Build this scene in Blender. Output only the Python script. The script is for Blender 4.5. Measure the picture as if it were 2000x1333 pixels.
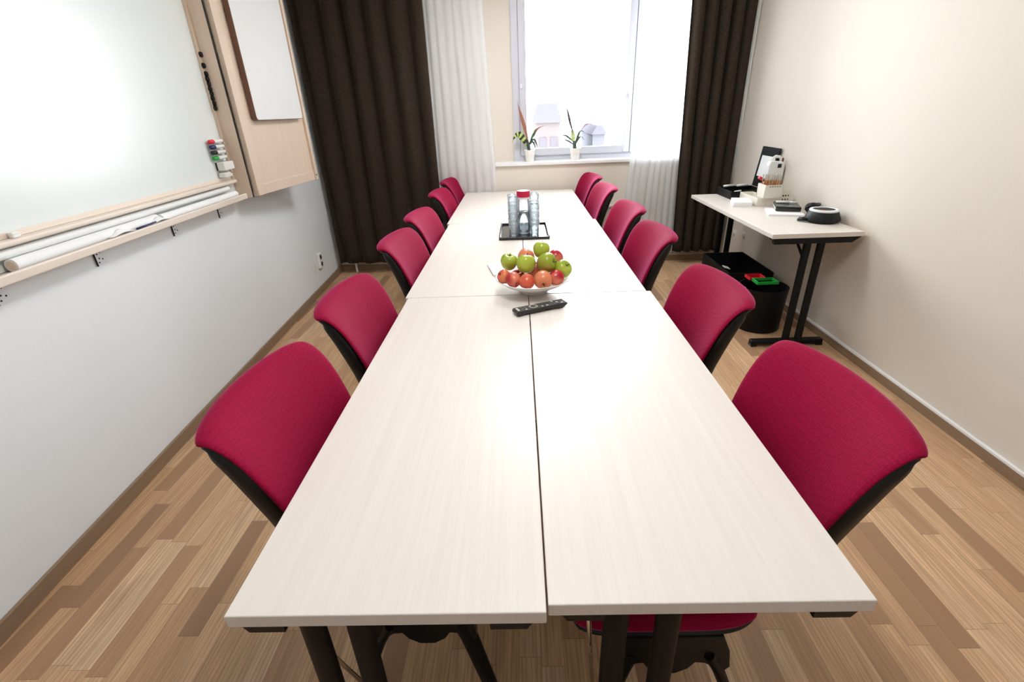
import bpy, bmesh, math, random
from mathutils import Vector, Matrix
random.seed(7)
S = bpy.context.scene
for o in list(bpy.data.objects): bpy.data.objects.remove(o)
PI = math.pi

# ------------------------------------------------------------------ camera
cam_d = bpy.data.cameras.new('camera'); cam = bpy.data.objects.new('camera', cam_d)
S.collection.objects.link(cam); S.camera = cam
cam_d.sensor_width = 36; cam_d.lens = 929.7/2000*36; cam_d.clip_start = .02; cam_d.clip_end = 500
def _cam():
    p, y, r = .4517, -.0278, -.0403
    f = Vector((math.sin(y)*math.cos(p), math.cos(y)*math.cos(p), -math.sin(p)))
    r0 = Vector((math.cos(y), -math.sin(y), 0)); u0 = r0.cross(f)
    rt = r0*math.cos(r)+u0*math.sin(r); up = -r0*math.sin(r)+u0*math.cos(r)
    m = Matrix((rt, up, -f)).transposed().to_4x4()
    m.translation = Vector((-.0244, -.4706, 1.4293)); return m
cam.matrix_world = _cam()

# ------------------------------------------------------------------ world, exposure
w = bpy.data.worlds.new('world'); S.world = w; w.use_nodes = True
bg = w.node_tree.nodes['Background']
bg.inputs[0].default_value = (.86, .94, 1.0, 1); bg.inputs[1].default_value = 14.5
S.view_settings.view_transform = 'Standard'; S.view_settings.look = 'None'
S.view_settings.exposure = 0.84; S.view_settings.gamma = 1; S.view_settings.use_curve_mapping = False
S.cycles.transparent_max_bounces = 24
# the opening of the window as a sampling portal for the sky
pd = bpy.data.lights.new('window_portal', 'AREA'); pd.shape = 'RECTANGLE'; pd.size = 1.8; pd.size_y = 1.5
pd.cycles.is_portal = True
po = bpy.data.objects.new('window_portal', pd); po.location = (.78, 4.50, 1.70); po.rotation_euler = (-PI/2, 0, 0)
S.collection.objects.link(po)
FILL = 11.8      # emission of the unseen fill panels added at the ceiling

# ------------------------------------------------------------------ helpers
def link(o): S.collection.objects.link(o); return o
def tag(o, label=None, cat=None, group=None, kind=None):
    if label: o['label'] = label
    if cat: o['category'] = cat
    if group: o['group'] = group
    if kind: o['kind'] = kind
    return o
def thing(name, label, cat, loc=(0,0,0), rz=0, group=None):
    o = link(bpy.data.objects.new(name, None)); o.location = loc; o.rotation_euler = (0,0,rz)
    o.empty_display_size = .05
    return tag(o, label, cat, group)
class MB:
    def __init__(s): s.v=[]; s.f=[]; s.m=[]; s.uv=[]; s.cur=0
    def add(s, vs, fs, uvs=None):
        b=len(s.v); s.v += [tuple(v) for v in vs]
        for i,f in enumerate(fs):
            s.f.append(tuple(b+j for j in f)); s.m.append(s.cur)
            s.uv.append([uvs[j] for j in f] if uvs else [(0,0)]*len(f))
        return s
    def box(s, c, d, M=None, bev=0):
        bm = bmesh.new(); bmesh.ops.create_cube(bm, size=1)
        for v in bm.verts: v.co = Vector((v.co.x*d[0], v.co.y*d[1], v.co.z*d[2]))
        if bev: bmesh.ops.bevel(bm, geom=bm.edges[:], offset=bev, segments=3, affect='EDGES', profile=.5)
        T = Matrix.Translation(Vector(c)) @ (M.to_4x4() if M else Matrix())
        vs = [T @ v.co for v in bm.verts]; bm.verts.index_update()
        fs = [[v.index for v in f.verts] for f in bm.faces]; bm.free()
        return s.add(vs, fs)
    def bb(s, x0,x1,y0,y1,z0,z1, bev=0):
        return s.box(((x0+x1)/2,(y0+y1)/2,(z0+z1)/2),(abs(x1-x0),abs(y1-y0),abs(z1-z0)),None,bev)
    def lathe(s, prof, c=(0,0,0), n=32, M=None):
        vs=[]; fs=[]; k=len(prof)
        for i in range(n):
            a=2*PI*i/n
            for r,z in prof:
                p=Vector((r*math.cos(a), r*math.sin(a), z))
                if M: p = M @ p
                vs.append(p+Vector(c))
        for i in range(n):
            j=(i+1)%n
            for t in range(k-1):
                if prof[t][0]<1e-6 and prof[t+1][0]<1e-6: continue
                fs.append((i*k+t, j*k+t, j*k+t+1, i*k+t+1))
        return s.add(vs, fs)
    def tube(s, pts, r, n=12, flat=1.0, caps=True, closed=False):
        pts=[Vector(p) for p in pts]; m=len(pts); rr = r if isinstance(r,(list,tuple)) else [r]*m
        vs=[]; fs=[]; up=None
        for i,p in enumerate(pts):
            if closed: d=pts[(i+1)%m]-pts[i-1]
            else: d = pts[min(i+1,m-1)]-pts[max(i-1,0)]
            d.normalize()
            if up is None:
                up = Vector((0,0,1)) if abs(d.z)<.9 else Vector((0,1,0))
            a = d.cross(up).normalized(); b = a.cross(d).normalized(); up = b
            for k in range(n):
                t=2*PI*k/n; vs.append(p+a*math.cos(t)*rr[i]+b*math.sin(t)*rr[i]*flat)
        for i in range(m if closed else m-1):
            for k in range(n):
                k2=(k+1)%n; i2=(i+1)%m; fs.append((i*n+k, i*n+k2, i2*n+k2, i2*n+k))
        if caps and not closed:
            fs.append(tuple(range(n-1,-1,-1))); fs.append(tuple((m-1)*n+k for k in range(n)))
        return s.add(vs, fs)
    def loft(s, front, back):
        # two grids of equal size [i][j]; closed shell between them
        R=len(front); Q=len(front[0]); vs=[p for row in front for p in row]+[p for row in back for p in row]; B=R*Q; fs=[]
        for i in range(R-1):
            for j in range(Q-1):
                a=i*Q+j; fs.append((a,a+1,a+Q+1,a+Q)); fs.append((B+a,B+a+Q,B+a+Q+1,B+a+1))
        for i in range(R-1):
            a=i*Q; fs.append((a,a+Q,B+a+Q,B+a)); a=i*Q+Q-1; fs.append((a+Q,a,B+a,B+a+Q))
        for j in range(Q-1):
            a=j; fs.append((a+1,a,B+a,B+a+1)); a=(R-1)*Q+j; fs.append((a,a+1,B+a+1,B+a))
        return s.add(vs, fs)
    def prism(s, poly, h0, h1, ax='z'):
        def P(a,b,h):
            return {'z':(a,b,h),'y':(a,h,b),'x':(h,a,b)}[ax]
        n=len(poly); vs=[P(a,b,h0) for a,b in poly]+[P(a,b,h1) for a,b in poly]
        fs=[tuple(range(n-1,-1,-1)), tuple(range(n,2*n))]+[(i,(i+1)%n,n+(i+1)%n,n+i) for i in range(n)]
        return s.add(vs,fs)
    def sphere(s, c, r, sc=(1,1,1), n=16):
        prof=[(max(0,math.sin(PI*i/n))*r, -math.cos(PI*i/n)*r) for i in range(n+1)]
        return s.lathe(prof, c, n*2, Matrix.Diagonal(Vector(sc)))
    def build(s, name, mats, parent=None, smooth=False, sub=0, bevel=0, M=None, autos=None):
        me=bpy.data.meshes.new(name); me.from_pydata(s.v,[],s.f)
        if not isinstance(mats,(list,tuple)): mats=[mats]
        for m in mats: me.materials.append(m)
        for p,mi in zip(me.polygons,s.m): p.material_index=mi
        ul=me.uv_layers.new(name='uv'); k=0
        for p,u in zip(me.polygons,s.uv):
            for li,q in zip(p.loop_indices,u): ul.data[li].uv=q
        bm=bmesh.new(); bm.from_mesh(me); bmesh.ops.remove_doubles(bm,verts=bm.verts,dist=1e-6)
        bmesh.ops.recalc_face_normals(bm,faces=bm.faces); bm.to_mesh(me); bm.free()
        if smooth or autos:
            for p in me.polygons: p.use_smooth=True
        if autos: me.set_sharp_from_angle(angle=math.radians(autos))
        o=link(bpy.data.objects.new(name, me))
        if parent: o.parent=parent
        if M: o.matrix_local=M
        if bevel:
            b=o.modifiers.new('b','BEVEL'); b.width=bevel; b.segments=2; b.limit_method='ANGLE'
        if sub:
            q=o.modifiers.new('s','SUBSURF'); q.levels=sub; q.render_levels=sub
        return o
def st(o): o['kind']='structure'; return o
def copy_tree(o, parent=None):
    c=o.copy(); link(c)
    if parent: c.parent=parent
    for ch in [x for x in S.collection.objects if x.parent==o]: copy_tree(ch, c)
    return c

# ------------------------------------------------------------------ materials
def mat(name, col=(.8,.8,.8), rough=.5, metal=0, **kw):
    m=bpy.data.materials.new(name); m.use_nodes=True; b=m.node_tree.nodes['Principled BSDF']
    b.inputs['Base Color'].default_value=(*col,1); b.inputs['Roughness'].default_value=rough; b.inputs['Metallic'].default_value=metal
    for k,v in kw.items(): b.inputs[k.replace('_',' ')].default_value=v
    return m
def nodes(m): return m.node_tree.nodes, m.node_tree.links, m.node_tree.nodes['Principled BSDF']
def N(m, t, **kw):
    n=m.node_tree.nodes.new(t)
    for k,v in kw.items(): setattr(n,k,v)
    return n
def math_n(m, op, a, b=None, c=None):
    n=N(m,'ShaderNodeMath',operation=op)
    for i,x in enumerate((a,b,c)):
        if x is None: continue
        if isinstance(x,(int,float)): n.inputs[i].default_value=x
        else: m.node_tree.links.new(x,n.inputs[i])
    return n.outputs[0]
def mix(m, f, a, b, blend='MIX'):
    n=N(m,'ShaderNodeMix',data_type='RGBA',blend_type=blend); L=m.node_tree.links
    for sock,x in ((n.inputs[0],f),(n.inputs[6],a),(n.inputs[7],b)):
        if isinstance(x,(int,float)): sock.default_value=x
        elif isinstance(x,tuple): sock.default_value=(*x,1)
        else: L.new(x,sock)
    return n.outputs[2]
def noise(m, scale, stretch=(1,1,1), detail=3, coord='Object', rough=.5, vec=None, dist=0):
    L=m.node_tree.links
    if vec is None:
        tc=N(m,'ShaderNodeTexCoord'); vec=tc.outputs[coord]
    mp=N(m,'ShaderNodeMapping'); mp.inputs['Scale'].default_value=stretch; L.new(vec,mp.inputs[0])
    n=N(m,'ShaderNodeTexNoise'); n.inputs['Scale'].default_value=scale; n.inputs['Detail'].default_value=detail
    n.inputs['Roughness'].default_value=rough; n.inputs['Distortion'].default_value=dist
    L.new(mp.outputs[0],n.inputs['Vector']); return n.outputs[0]
def ramp(m, f, stops):
    r=N(m,'ShaderNodeValToRGB'); m.node_tree.links.new(f,r.inputs[0]); e=r.color_ramp.elements
    while len(e)<len(stops): e.new(.5)
    for q,(p,c) in zip(e,stops): q.position=p; q.color=(*c,1) if len(c)==3 else c
    return r.outputs[0]
def bump(m, h, strength=.2, dist=.002):
    b=N(m,'ShaderNodeBump'); b.inputs['Strength'].default_value=strength; b.inputs['Distance'].default_value=dist
    m.node_tree.links.new(h,b.inputs['Height']); m.node_tree.links.new(b.outputs[0],m.node_tree.nodes['Principled BSDF'].inputs['Normal'])
def setc(m, c): m.node_tree.links.new(c, m.node_tree.nodes['Principled BSDF'].inputs['Base Color'])

def wallmat(name, col):
    m=mat(name,col,.75)
    n=noise(m,140,(1,1,2.2),3); bump(m,n,.28,.0015)
    n2=noise(m,1.6); setc(m, mix(m, n2, tuple(c*.97 for c in col), tuple(min(1,c*1.02) for c in col)))
    return m
M_WL = wallmat('wall_cool_lit',(.87,.89,.90)); M_WR = wallmat('painted_wall_warm',(.77,.70,.60))  # cool copy of the wall paint: cool window light put into its colour
M_CEIL = mat('ceiling_paint',(.88,.88,.87),.8)
M_WHITE = mat('white_lacquer',(.84,.84,.83),.35); M_FRAME = mat('window_paint',(.60,.60,.66),.45)
M_BLACKM = mat('black_metal',(.003,.003,.0035),.5,Specular_IOR_Level=.25); M_BLACKP = mat('black_plastic',(.004,.004,.0045),.42,Specular_IOR_Level=.35)
M_CHROME = mat('chrome',(.8,.8,.8),.15,1); M_STEEL = mat('galvanised_steel',(.84,.86,.90),.4,.05); M_DARK = mat('dark_hole',(.02,.02,.02),.7)
M_PLW = mat('white_plastic',(.85,.84,.80),.4); M_PAPER = mat('white_paper',(.9,.9,.88),.8)
M_CREAM = mat('cream_plastic',(.74,.70,.60),.45); M_RED=mat('red_plastic',(.75,.01,.03),.35); M_GREEN=mat('green_plastic',(.01,.42,.05),.35)
M_BLUE=mat('navy_plastic',(.02,.03,.12),.35); M_PORC=mat('porcelain',(.88,.85,.80),.18)
M_BRD = mat('whiteboard_enamel',(.82,.86,.84),.27)

def floor_mat():
    m=mat('oak_parquet',(.5,.3,.15),.42); L=m.node_tree.links
    tc=N(m,'ShaderNodeTexCoord'); sp=N(m,'ShaderNodeSeparateXYZ'); L.new(tc.outputs['Object'],sp.inputs[0])
    W=.066; i=math_n(m,'FLOOR',math_n(m,'DIVIDE',sp.outputs[0],W))
    wn=N(m,'ShaderNodeTexWhiteNoise',noise_dimensions='1D'); L.new(i,wn.inputs['W'])
    yy=math_n(m,'ADD',math_n(m,'DIVIDE',sp.outputs[1],.46),math_n(m,'MULTIPLY',wn.outputs[0],7.3))
    j=math_n(m,'FLOOR',yy)
    cb=N(m,'ShaderNodeCombineXYZ'); L.new(i,cb.inputs[0]); L.new(j,cb.inputs[1])
    w2=N(m,'ShaderNodeTexWhiteNoise',noise_dimensions='3D'); L.new(cb.outputs[0],w2.inputs[0])
    base=ramp(m,w2.outputs[0],[(0,(.30,.165,.09)),(.09,(.41,.235,.125)),(.2,(.60,.36,.19)),(.6,(.70,.44,.24)),(.85,(.76,.50,.29)),(1,(.80,.57,.35))])
    # grain: per stave offset
    ad=N(m,'ShaderNodeVectorMath',operation='ADD'); L.new(tc.outputs['Object'],ad.inputs[0])
    sc=N(m,'ShaderNodeVectorMath',operation='SCALE'); L.new(w2.outputs[1],sc.inputs[0]); sc.inputs['Scale'].default_value=9; L.new(sc.outputs[0],ad.inputs[1])
    g1=noise(m,1,(95,4.5,1),4,vec=ad.outputs[0],rough=.6,dist=.6); g2=noise(m,1,(24,1.6,1),3,vec=ad.outputs[0],dist=1.6)
    wv=N(m,'ShaderNodeTexWave',wave_type='BANDS',bands_direction='X'); mp=N(m,'ShaderNodeMapping'); mp.inputs['Scale'].default_value=(17,1.1,1)
    L.new(ad.outputs[0],mp.inputs[0]); L.new(mp.outputs[0],wv.inputs[0]); wv.inputs['Distortion'].default_value=7; wv.inputs['Detail'].default_value=2; wv.inputs['Scale'].default_value=1.4; wv.inputs['Detail Scale'].default_value=.8
    c=mix(m,ramp(m,g1,[(.35,(0,0,0)),(.7,(.55,.55,.55))]),base,(.36,.20,.105))
    c=mix(m,ramp(m,g2,[(.42,(0,0,0)),(.75,(.5,.5,.5))]),c,(.34,.20,.105))
    c=mix(m,ramp(m,wv.outputs[0],[(.0,(.38,.38,.38)),(.3,(0,0,0))]),c,(.30,.175,.09))
    fx=math_n(m,'FRACT',math_n(m,'DIVIDE',sp.outputs[0],W)); fy=math_n(m,'FRACT',yy)
    ex=math_n(m,'LESS_THAN',fx,.018); ey=math_n(m,'LESS_THAN',fy,.003)
    c=mix(m,math_n(m,'MULTIPLY',math_n(m,'MAXIMUM',ex,ey),.55),c,(.09,.05,.03))
    setc(m,c); bump(m,g1,.08,.001); return m
M_FLOOR=floor_mat()

def wood(name, a, b, stretch, rough=.4, amt=.6):
    m=mat(name,a,rough); n=noise(m,1,stretch,4,rough=.6,dist=.4); n2=noise(m,1,tuple(s*.25 for s in stretch),2,dist=1)
    c=mix(m,ramp(m,n,[(.35,(0,0,0)),(.72,(amt,)*3)]),a,b); c=mix(m,ramp(m,n2,[(.4,(0,0,0)),(.8,(amt*.6,)*3)]),c,b); setc(m,c); return m
M_TOP=wood('pale_ash_laminate',(.765,.705,.645),(.67,.59,.51),(110,2.2,60),.36,.42)
M_BIRCH=wood('birch_wood',(.80,.645,.51),(.72,.55,.41),(60,60,2.2),.42,.45); M_BIRCHH=wood('birch_wood_lengthwise',(.84,.73,.62),(.76,.62,.50),(60,2.5,60),.42,.4)
M_WALNUT=wood('brown_edge_wood',(.20,.095,.06),(.13,.06,.04),(60,60,3),.45,.5)
M_SKIRT=wood('oak_skirting',(.30,.20,.12),(.22,.14,.085),(60,2,60),.5,.5)

def fabric():
    m=mat('crimson_weave',(.27,.0015,.03),.8,Sheen_Weight=.62,Sheen_Roughness=.24,Specular_IOR_Level=.12)
    m.node_tree.nodes['Principled BSDF'].inputs['Sheen Tint'].default_value=(1,.20,.50,1)
    L=m.node_tree.links; tc=N(m,'ShaderNodeTexCoord'); mp=N(m,'ShaderNodeMapping'); mp.inputs['Scale'].default_value=(150,150,150); L.new(tc.outputs['Object'],mp.inputs[0])
    v=N(m,'ShaderNodeTexVoronoi'); v.inputs['Randomness'].default_value=.35; v.inputs['Scale'].default_value=1.0; L.new(mp.outputs[0],v.inputs['Vector'])
    bump(m,v.outputs['Distance'],.5,.0016)
    setc(m,mix(m,math_n(m,'MULTIPLY',v.outputs['Distance'],.7),(.33,.002,.042),(.15,.001,.016))); return m
M_FAB=fabric()
def curtain_mat():
    m=mat('brown_curtain_cloth',(.03,.02,.015),.9,Specular_IOR_Level=.1,Sheen_Weight=.10,Sheen_Roughness=.5)
    m.node_tree.nodes['Principled BSDF'].inputs['Sheen Tint'].default_value=(.75,.6,.48,1)
    n=noise(m,1,(700,700,60),2); n2=noise(m,1,(60,60,900),2)
    x=math_n(m,'ADD',math_n(m,'MULTIPLY',n,.5),math_n(m,'MULTIPLY',n2,.5))
    setc(m,ramp(m,x,[(.38,(.018,.012,.009)),(.62,(.058,.041,.030))])); bump(m,x,.3,.001); return m
M_CURT=curtain_mat()
def sheer_mat():
    m=bpy.data.materials.new('sheer_voile'); m.use_nodes=True; nt=m.node_tree; nt.nodes.clear(); L=nt.links
    out=nt.nodes.new('ShaderNodeOutputMaterial'); d=nt.nodes.new('ShaderNodeBsdfDiffuse'); d.inputs[0].default_value=(.97,.97,.97,1)
    t=nt.nodes.new('ShaderNodeBsdfTranslucent'); t.inputs[0].default_value=(.96,.965,.98,1); tr=nt.nodes.new('ShaderNodeBsdfTransparent')
    a=nt.nodes.new('ShaderNodeMixShader'); a.inputs[0].default_value=.6; L.new(d.outputs[0],a.inputs[1]); L.new(t.outputs[0],a.inputs[2])
    b=nt.nodes.new('ShaderNodeMixShader'); b.inputs[0].default_value=.30; L.new(a.outputs[0],b.inputs[1]); L.new(tr.outputs[0],b.inputs[2]); L.new(b.outputs[0],out.inputs[0]); return m
M_SHEER=sheer_mat()
def glass_thin(name, tint=(1,1,1), refl=.08, frost=0):
    m=bpy.data.materials.new(name); m.use_nodes=True; nt=m.node_tree; nt.nodes.clear(); L=nt.links
    out=nt.nodes.new('ShaderNodeOutputMaterial'); g=nt.nodes.new('ShaderNodeBsdfGlossy'); g.inputs['Roughness'].default_value=.02
    tr=nt.nodes.new('ShaderNodeBsdfTransparent'); tr.inputs[0].default_value=(*tint,1); mx=nt.nodes.new('ShaderNodeMixShader')
    fr=nt.nodes.new('ShaderNodeFresnel'); fr.inputs[0].default_value=1.45
    ml=nt.nodes.new('ShaderNodeMath'); ml.operation='MULTIPLY_ADD'; ml.inputs[1].default_value=.9; ml.inputs[2].default_value=refl*.3; L.new(fr.outputs[0],ml.inputs[0])
    L.new(ml.outputs[0],mx.inputs[0]); L.new(tr.outputs[0],mx.inputs[1]); L.new(g.outputs[0],mx.inputs[2]); 
    if frost:
        td=nt.nodes.new('ShaderNodeBsdfTranslucent'); td.inputs[0].default_value=(.85,.93,.97,1); m2=nt.nodes.new('ShaderNodeMixShader'); m2.inputs[0].default_value=frost
        L.new(mx.outputs[0],m2.inputs[1]); L.new(td.outputs[0],m2.inputs[2]); L.new(m2.outputs[0],out.inputs[0])
    else: L.new(mx.outputs[0],out.inputs[0])
    return m
M_PANE=glass_thin('window_glass'); M_GLASS=glass_thin('tumbler_glass',(.95,.975,.985),.4,.12)

# ------------------------------------------------------------------ room shell
XR=1.945; H=2.6; YB=4.26; YBACK=-2.3
AL=math.atan(.055); LW=Matrix.Translation((-1.65,0,0))@Matrix.Rotation(AL,4,'Z')   # left wall frame: x out of wall, y along it
def lwx(y): return -1.65-.055*y
mb=MB(); mb.bb(-2.1,2.15,YBACK-.1,YB+.1,-.1,0); st(mb.build('floor',M_FLOOR))
mb=MB(); mb.bb(-2.1,2.15,YBACK-.1,YB+.5,H,H+.1); st(mb.build('ceiling',M_CEIL))
mb=MB(); mb.bb(-.12,0,YBACK-.2,YB+.18,0,H); st(mb.build('wall_left',M_WL,M=LW))
mb=MB(); mb.bb(XR,XR+.12,YBACK,YB+.3,0,H); st(mb.build('wall_right',M_WR))
mb=MB(); mb.bb(-2.1,2.15,YBACK-.12,YBACK,0,H); st(mb.build('wall_back',M_WL))
# window wall with a recess holding the window
RX0,RX1,SZ,WT=-.66,1.72,.985,2.43; WY=YB+.17
mb=MB(); mb.bb(-2.05,RX0,YB,YB+.3,0,H); mb.bb(RX1,2.1,YB,YB+.3,0,H); mb.bb(RX0,RX1,YB,YB+.3,0,SZ-.03); mb.bb(RX0,RX1,YB,YB+.3,WT,H)
mb.bb(RX0,-.065,WY-.01,YB+.3,SZ-.03,WT); st(mb.build('wall_window_side',M_WR))
mb=MB(); mb.bb(RX0-.02,RX1+.02,YB-.028,WY+.02,SZ-.028,SZ+.002,.006); st(mb.build('trim_1',M_WHITE))   # window board
# skirtings
mb=MB(); mb.bb(0,.014,YBACK,YB+.02,0,.062,.002); st(mb.build('baseboard_left',M_SKIRT,M=LW))
mb=MB(); mb.bb(XR-.013,XR,YBACK,YB,0,.05,.002); st(mb.build('baseboard_right',M_SKIRT))
mb=MB(); mb.bb(XR-.016,XR,YBACK,YB,.05,.066,.004); st(mb.build('trim_2',M_WHITE))
mb=MB(); mb.bb(-1.87,XR-.014,YB-.014,YB,0,.06,.002); st(mb.build('baseboard_far',M_SKIRT))
# window
win=MB(); win.bb(-.065,-.005,WY-.03,WY+.06,SZ,WT); win.bb(RX1-.06,RX1,WY-.03,WY+.06,SZ,WT); win.bb(-.005,RX1-.06,WY-.03,WY+.06,SZ,SZ+.045); win.bb(-.005,RX1-.06,WY-.03,WY+.06,WT-.06,WT)
win.bb(-.005,.035,WY+.012,WY+.055,SZ+.045,WT-.06); win.bb(.985,1.06,WY+.012,WY+.055,SZ+.045,WT-.06); win.bb(.035,.985,WY+.012,WY+.055,SZ+.045,SZ+.075); win.bb(1.06,RX1-.06,WY+.012,WY+.055,SZ+.045,SZ+.075)
wob=st(win.build('window_1',M_FRAME,bevel=.004))
def sash(x0,x1,name='window_sash'):
    s=MB(); t=.062; z0,z1=SZ+.047,WT-.062
    s.bb(x0,x0+t,WY-.045,WY+.01,z0,z1); s.bb(x1-t,x1,WY-.045,WY+.01,z0,z1); s.bb(x0+t,x1-t,WY-.045,WY+.01,z0,z0+t); s.bb(x0+t,x1-t,WY-.045,WY+.01,z1-t,z1)
    o=s.build(name,M_FRAME,wob,bevel=.004)
    g=MB(); g.bb(x0+t,x1-t,WY-.016,WY-.012,z0+t,z1-t); g.build('window_pane',M_PANE,o); return o
s1=sash(-.003,1.020); s2=sash(1.025,RX1-.062)
mb=MB(); 
for x,z in ((.990,1.53),(1.056,1.53)):
    mb.lathe([(0,0),(.014,0),(.014,.008),(0,.008)],(x,WY-.045,z),20,Matrix.Rotation(PI/2,3,'X')); mb.tube([(x,WY-.056,z+.005),(x,WY-.062,z-.045)],.006,10)
mb.build('window_handle',M_STEEL,wob,autos=40)
mb=MB(); mb.bb(.008,.022,WY-.055,WY-.045,1.60,1.64,.003); mb.bb(.965,.985,WY-.055,WY-.045,SZ+.055,SZ+.085,.003); mb.build('window_catch',M_STEEL,wob)

# ------------------------------------------------------------------ outside, far beyond the window
M_ROOF=mat('far_roof',(.043,.040,.047),.9,Specular_IOR_Level=0); M_FAC=mat('far_facade',(.052,.043,.042),.9,Specular_IOR_Level=0); M_FAC2=mat('far_facade_pale',(.048,.046,.052),.9,Specular_IOR_Level=0); M_FWIN=mat('far_window_glass',(.040,.036,.040),.9,Specular_IOR_Level=0)
def house(x,y,wd,dp,z0,h,rh,fm,label,wins):
    t=thing('townhouse',label,'building',(x,y,z0))
    m=MB(); m.bb(-wd/2,wd/2,0,dp,0,h); m.build('facade',fm,t)
    m=MB(); m.prism([(-wd/2-.15,h),(wd/2+.15,h),(wd/2-.3,h+rh),(-wd/2+.3,h+rh)],-.3,dp,'y'); m.build('roof',M_ROOF,t)
    for cx,cz in wins:
        m=MB(); m.bb(cx-.28,cx+.28,-.06,.02,cz,cz+1.3); m.build('house_window',M_FWIN,t)
house(2.45,42,1.9,8,-14,14.4,1.4,M_FAC,'pinkish townhouse with dark roof far outside behind the left plant',[(-.45,12.0),(.45,12.0),(-.45,9.3),(.45,9.3)])
house(7.2,46,1.1,8,-14,13.2,.7,M_FAC2,'small pale townhouse far outside behind the right plant',[(-.1,10.6),(-.1,7.9)])

# ------------------------------------------------------------------ curtains
def curtain(name, mt, x0t, x1t, x0b, x1b, yc, z0, z1, folds, amp, label, seed, thick=.0022, hem=0, group=None):
    rnd=random.Random(seed); nx=folds*14; nz=26; ph=[rnd.uniform(-.7,.7) for _ in range(folds+2)]; am=[rnd.uniform(.55,1.15) for _ in range(folds+2)]
    vs=[]; fs=[]
    for k in range(nz+1):
        t=k/nz; z=z0+(z1-z0)*t
        for i in range(nx+1):
            u=i/nx; q=u*folds; a=int(q); fr=q-a; pa=ph[a]*(1-fr)+ph[min(a+1,folds+1)]*fr; aa=am[a]*(1-fr)+am[min(a+1,folds+1)]*fr
            x=(x0b+(x1b-x0b)*u)*(1-t)+(x0t+(x1t-x0t)*u)*t
            y=yc+amp*aa*(lambda w: math.copysign(abs(w)**.75,w))(math.sin(2*PI*q+pa+.35*math.sin(3*t+a)))*(.75+.25*t)+.004*math.sin(9*t+q*3)
            x+=.35*amp*math.cos(2*PI*q+pa)*.5
            vs.append((x,y,z))
    for k in range(nz):
        for i in range(nx):
            a=k*(nx+1)+i; fs.append((a,a+1,a+nx+2,a+nx+1))
    m=MB(); m.add(vs,fs); o=m.build(name,mt,smooth=True)
    sd=o.modifiers.new('t','SOLIDIFY'); sd.thickness=thick
    return tag(o,label,'curtain',group)
curtain('curtain',M_CURT,-1.85,-.765,-1.835,-.775,4.125,.115,2.5,6,.046,'dark brown floor-length curtain hanging beside the whiteboard cabinet',3)
curtain('curtain',M_CURT,1.375,1.915,1.445,1.90,4.125,.125,2.5,5,.040,'dark brown curtain hanging in the corner beside the small side table',5)
curtain('sheer_curtain',M_SHEER,-.77,-.30,-.79,-.215,4.200,.10,2.5,7,.016,'white sheer curtain left of the window, beside the wide brown curtain',11,.0006)
curtain('sheer_curtain',M_SHEER,1.115,1.40,.925,1.47,4.200,.10,2.5,8,.012,'white sheer curtain right of the window, beside the narrow brown curtain',12,.0006)
mb=MB(); mb.tube([(-1.82,4.18,2.52),(1.93,4.18,2.52)],.014,12); o=mb.build('curtain_rail',M_WHITE,smooth=True); tag(o,'white curtain rail along the top of the window wall','curtain rail')
# heating pipes along the window wall
M_PIPE=mat('pipe_paint',(.66,.60,.50),.4)
pr=thing('radiator_pipes','beige painted heating pipes running along the foot of the window wall','pipes',(0,0,0))
mb=MB(); mb.tube([(-1.72,4.225,.075),(1.86,4.225,.075)],.012,12); mb.build('return_pipe',M_PIPE,pr,smooth=True)
mb=MB(); mb.tube([(-1.70,4.225,.115),(1.80,4.225,.115)],.009,12); mb.build('supply_pipe',M_PIPE,pr,smooth=True)
mb=MB(); mb.tube([(.62,4.235,.56),(1.70,4.235,.56)],.015,12); mb.tube([(.70,4.235,.56),(.70,4.235,.07)],.012,10); mb.tube([(1.66,4.235,.56),(1.66,4.235,.07)],.012,10); mb.build('upper_pipe',M_PIPE,pr,smooth=True)
mb=MB(); mb.lathe([(0,0),(.028,0),(.030,.02),(.026,.06),(.018,.075),(0,.078)],(-1.705,4.20,.10),20); mb.tube([(-1.705,4.20,.10),(-1.705,4.20,.0)],.011,10); mb.build('valve',M_PLW,pr,autos=40)

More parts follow.
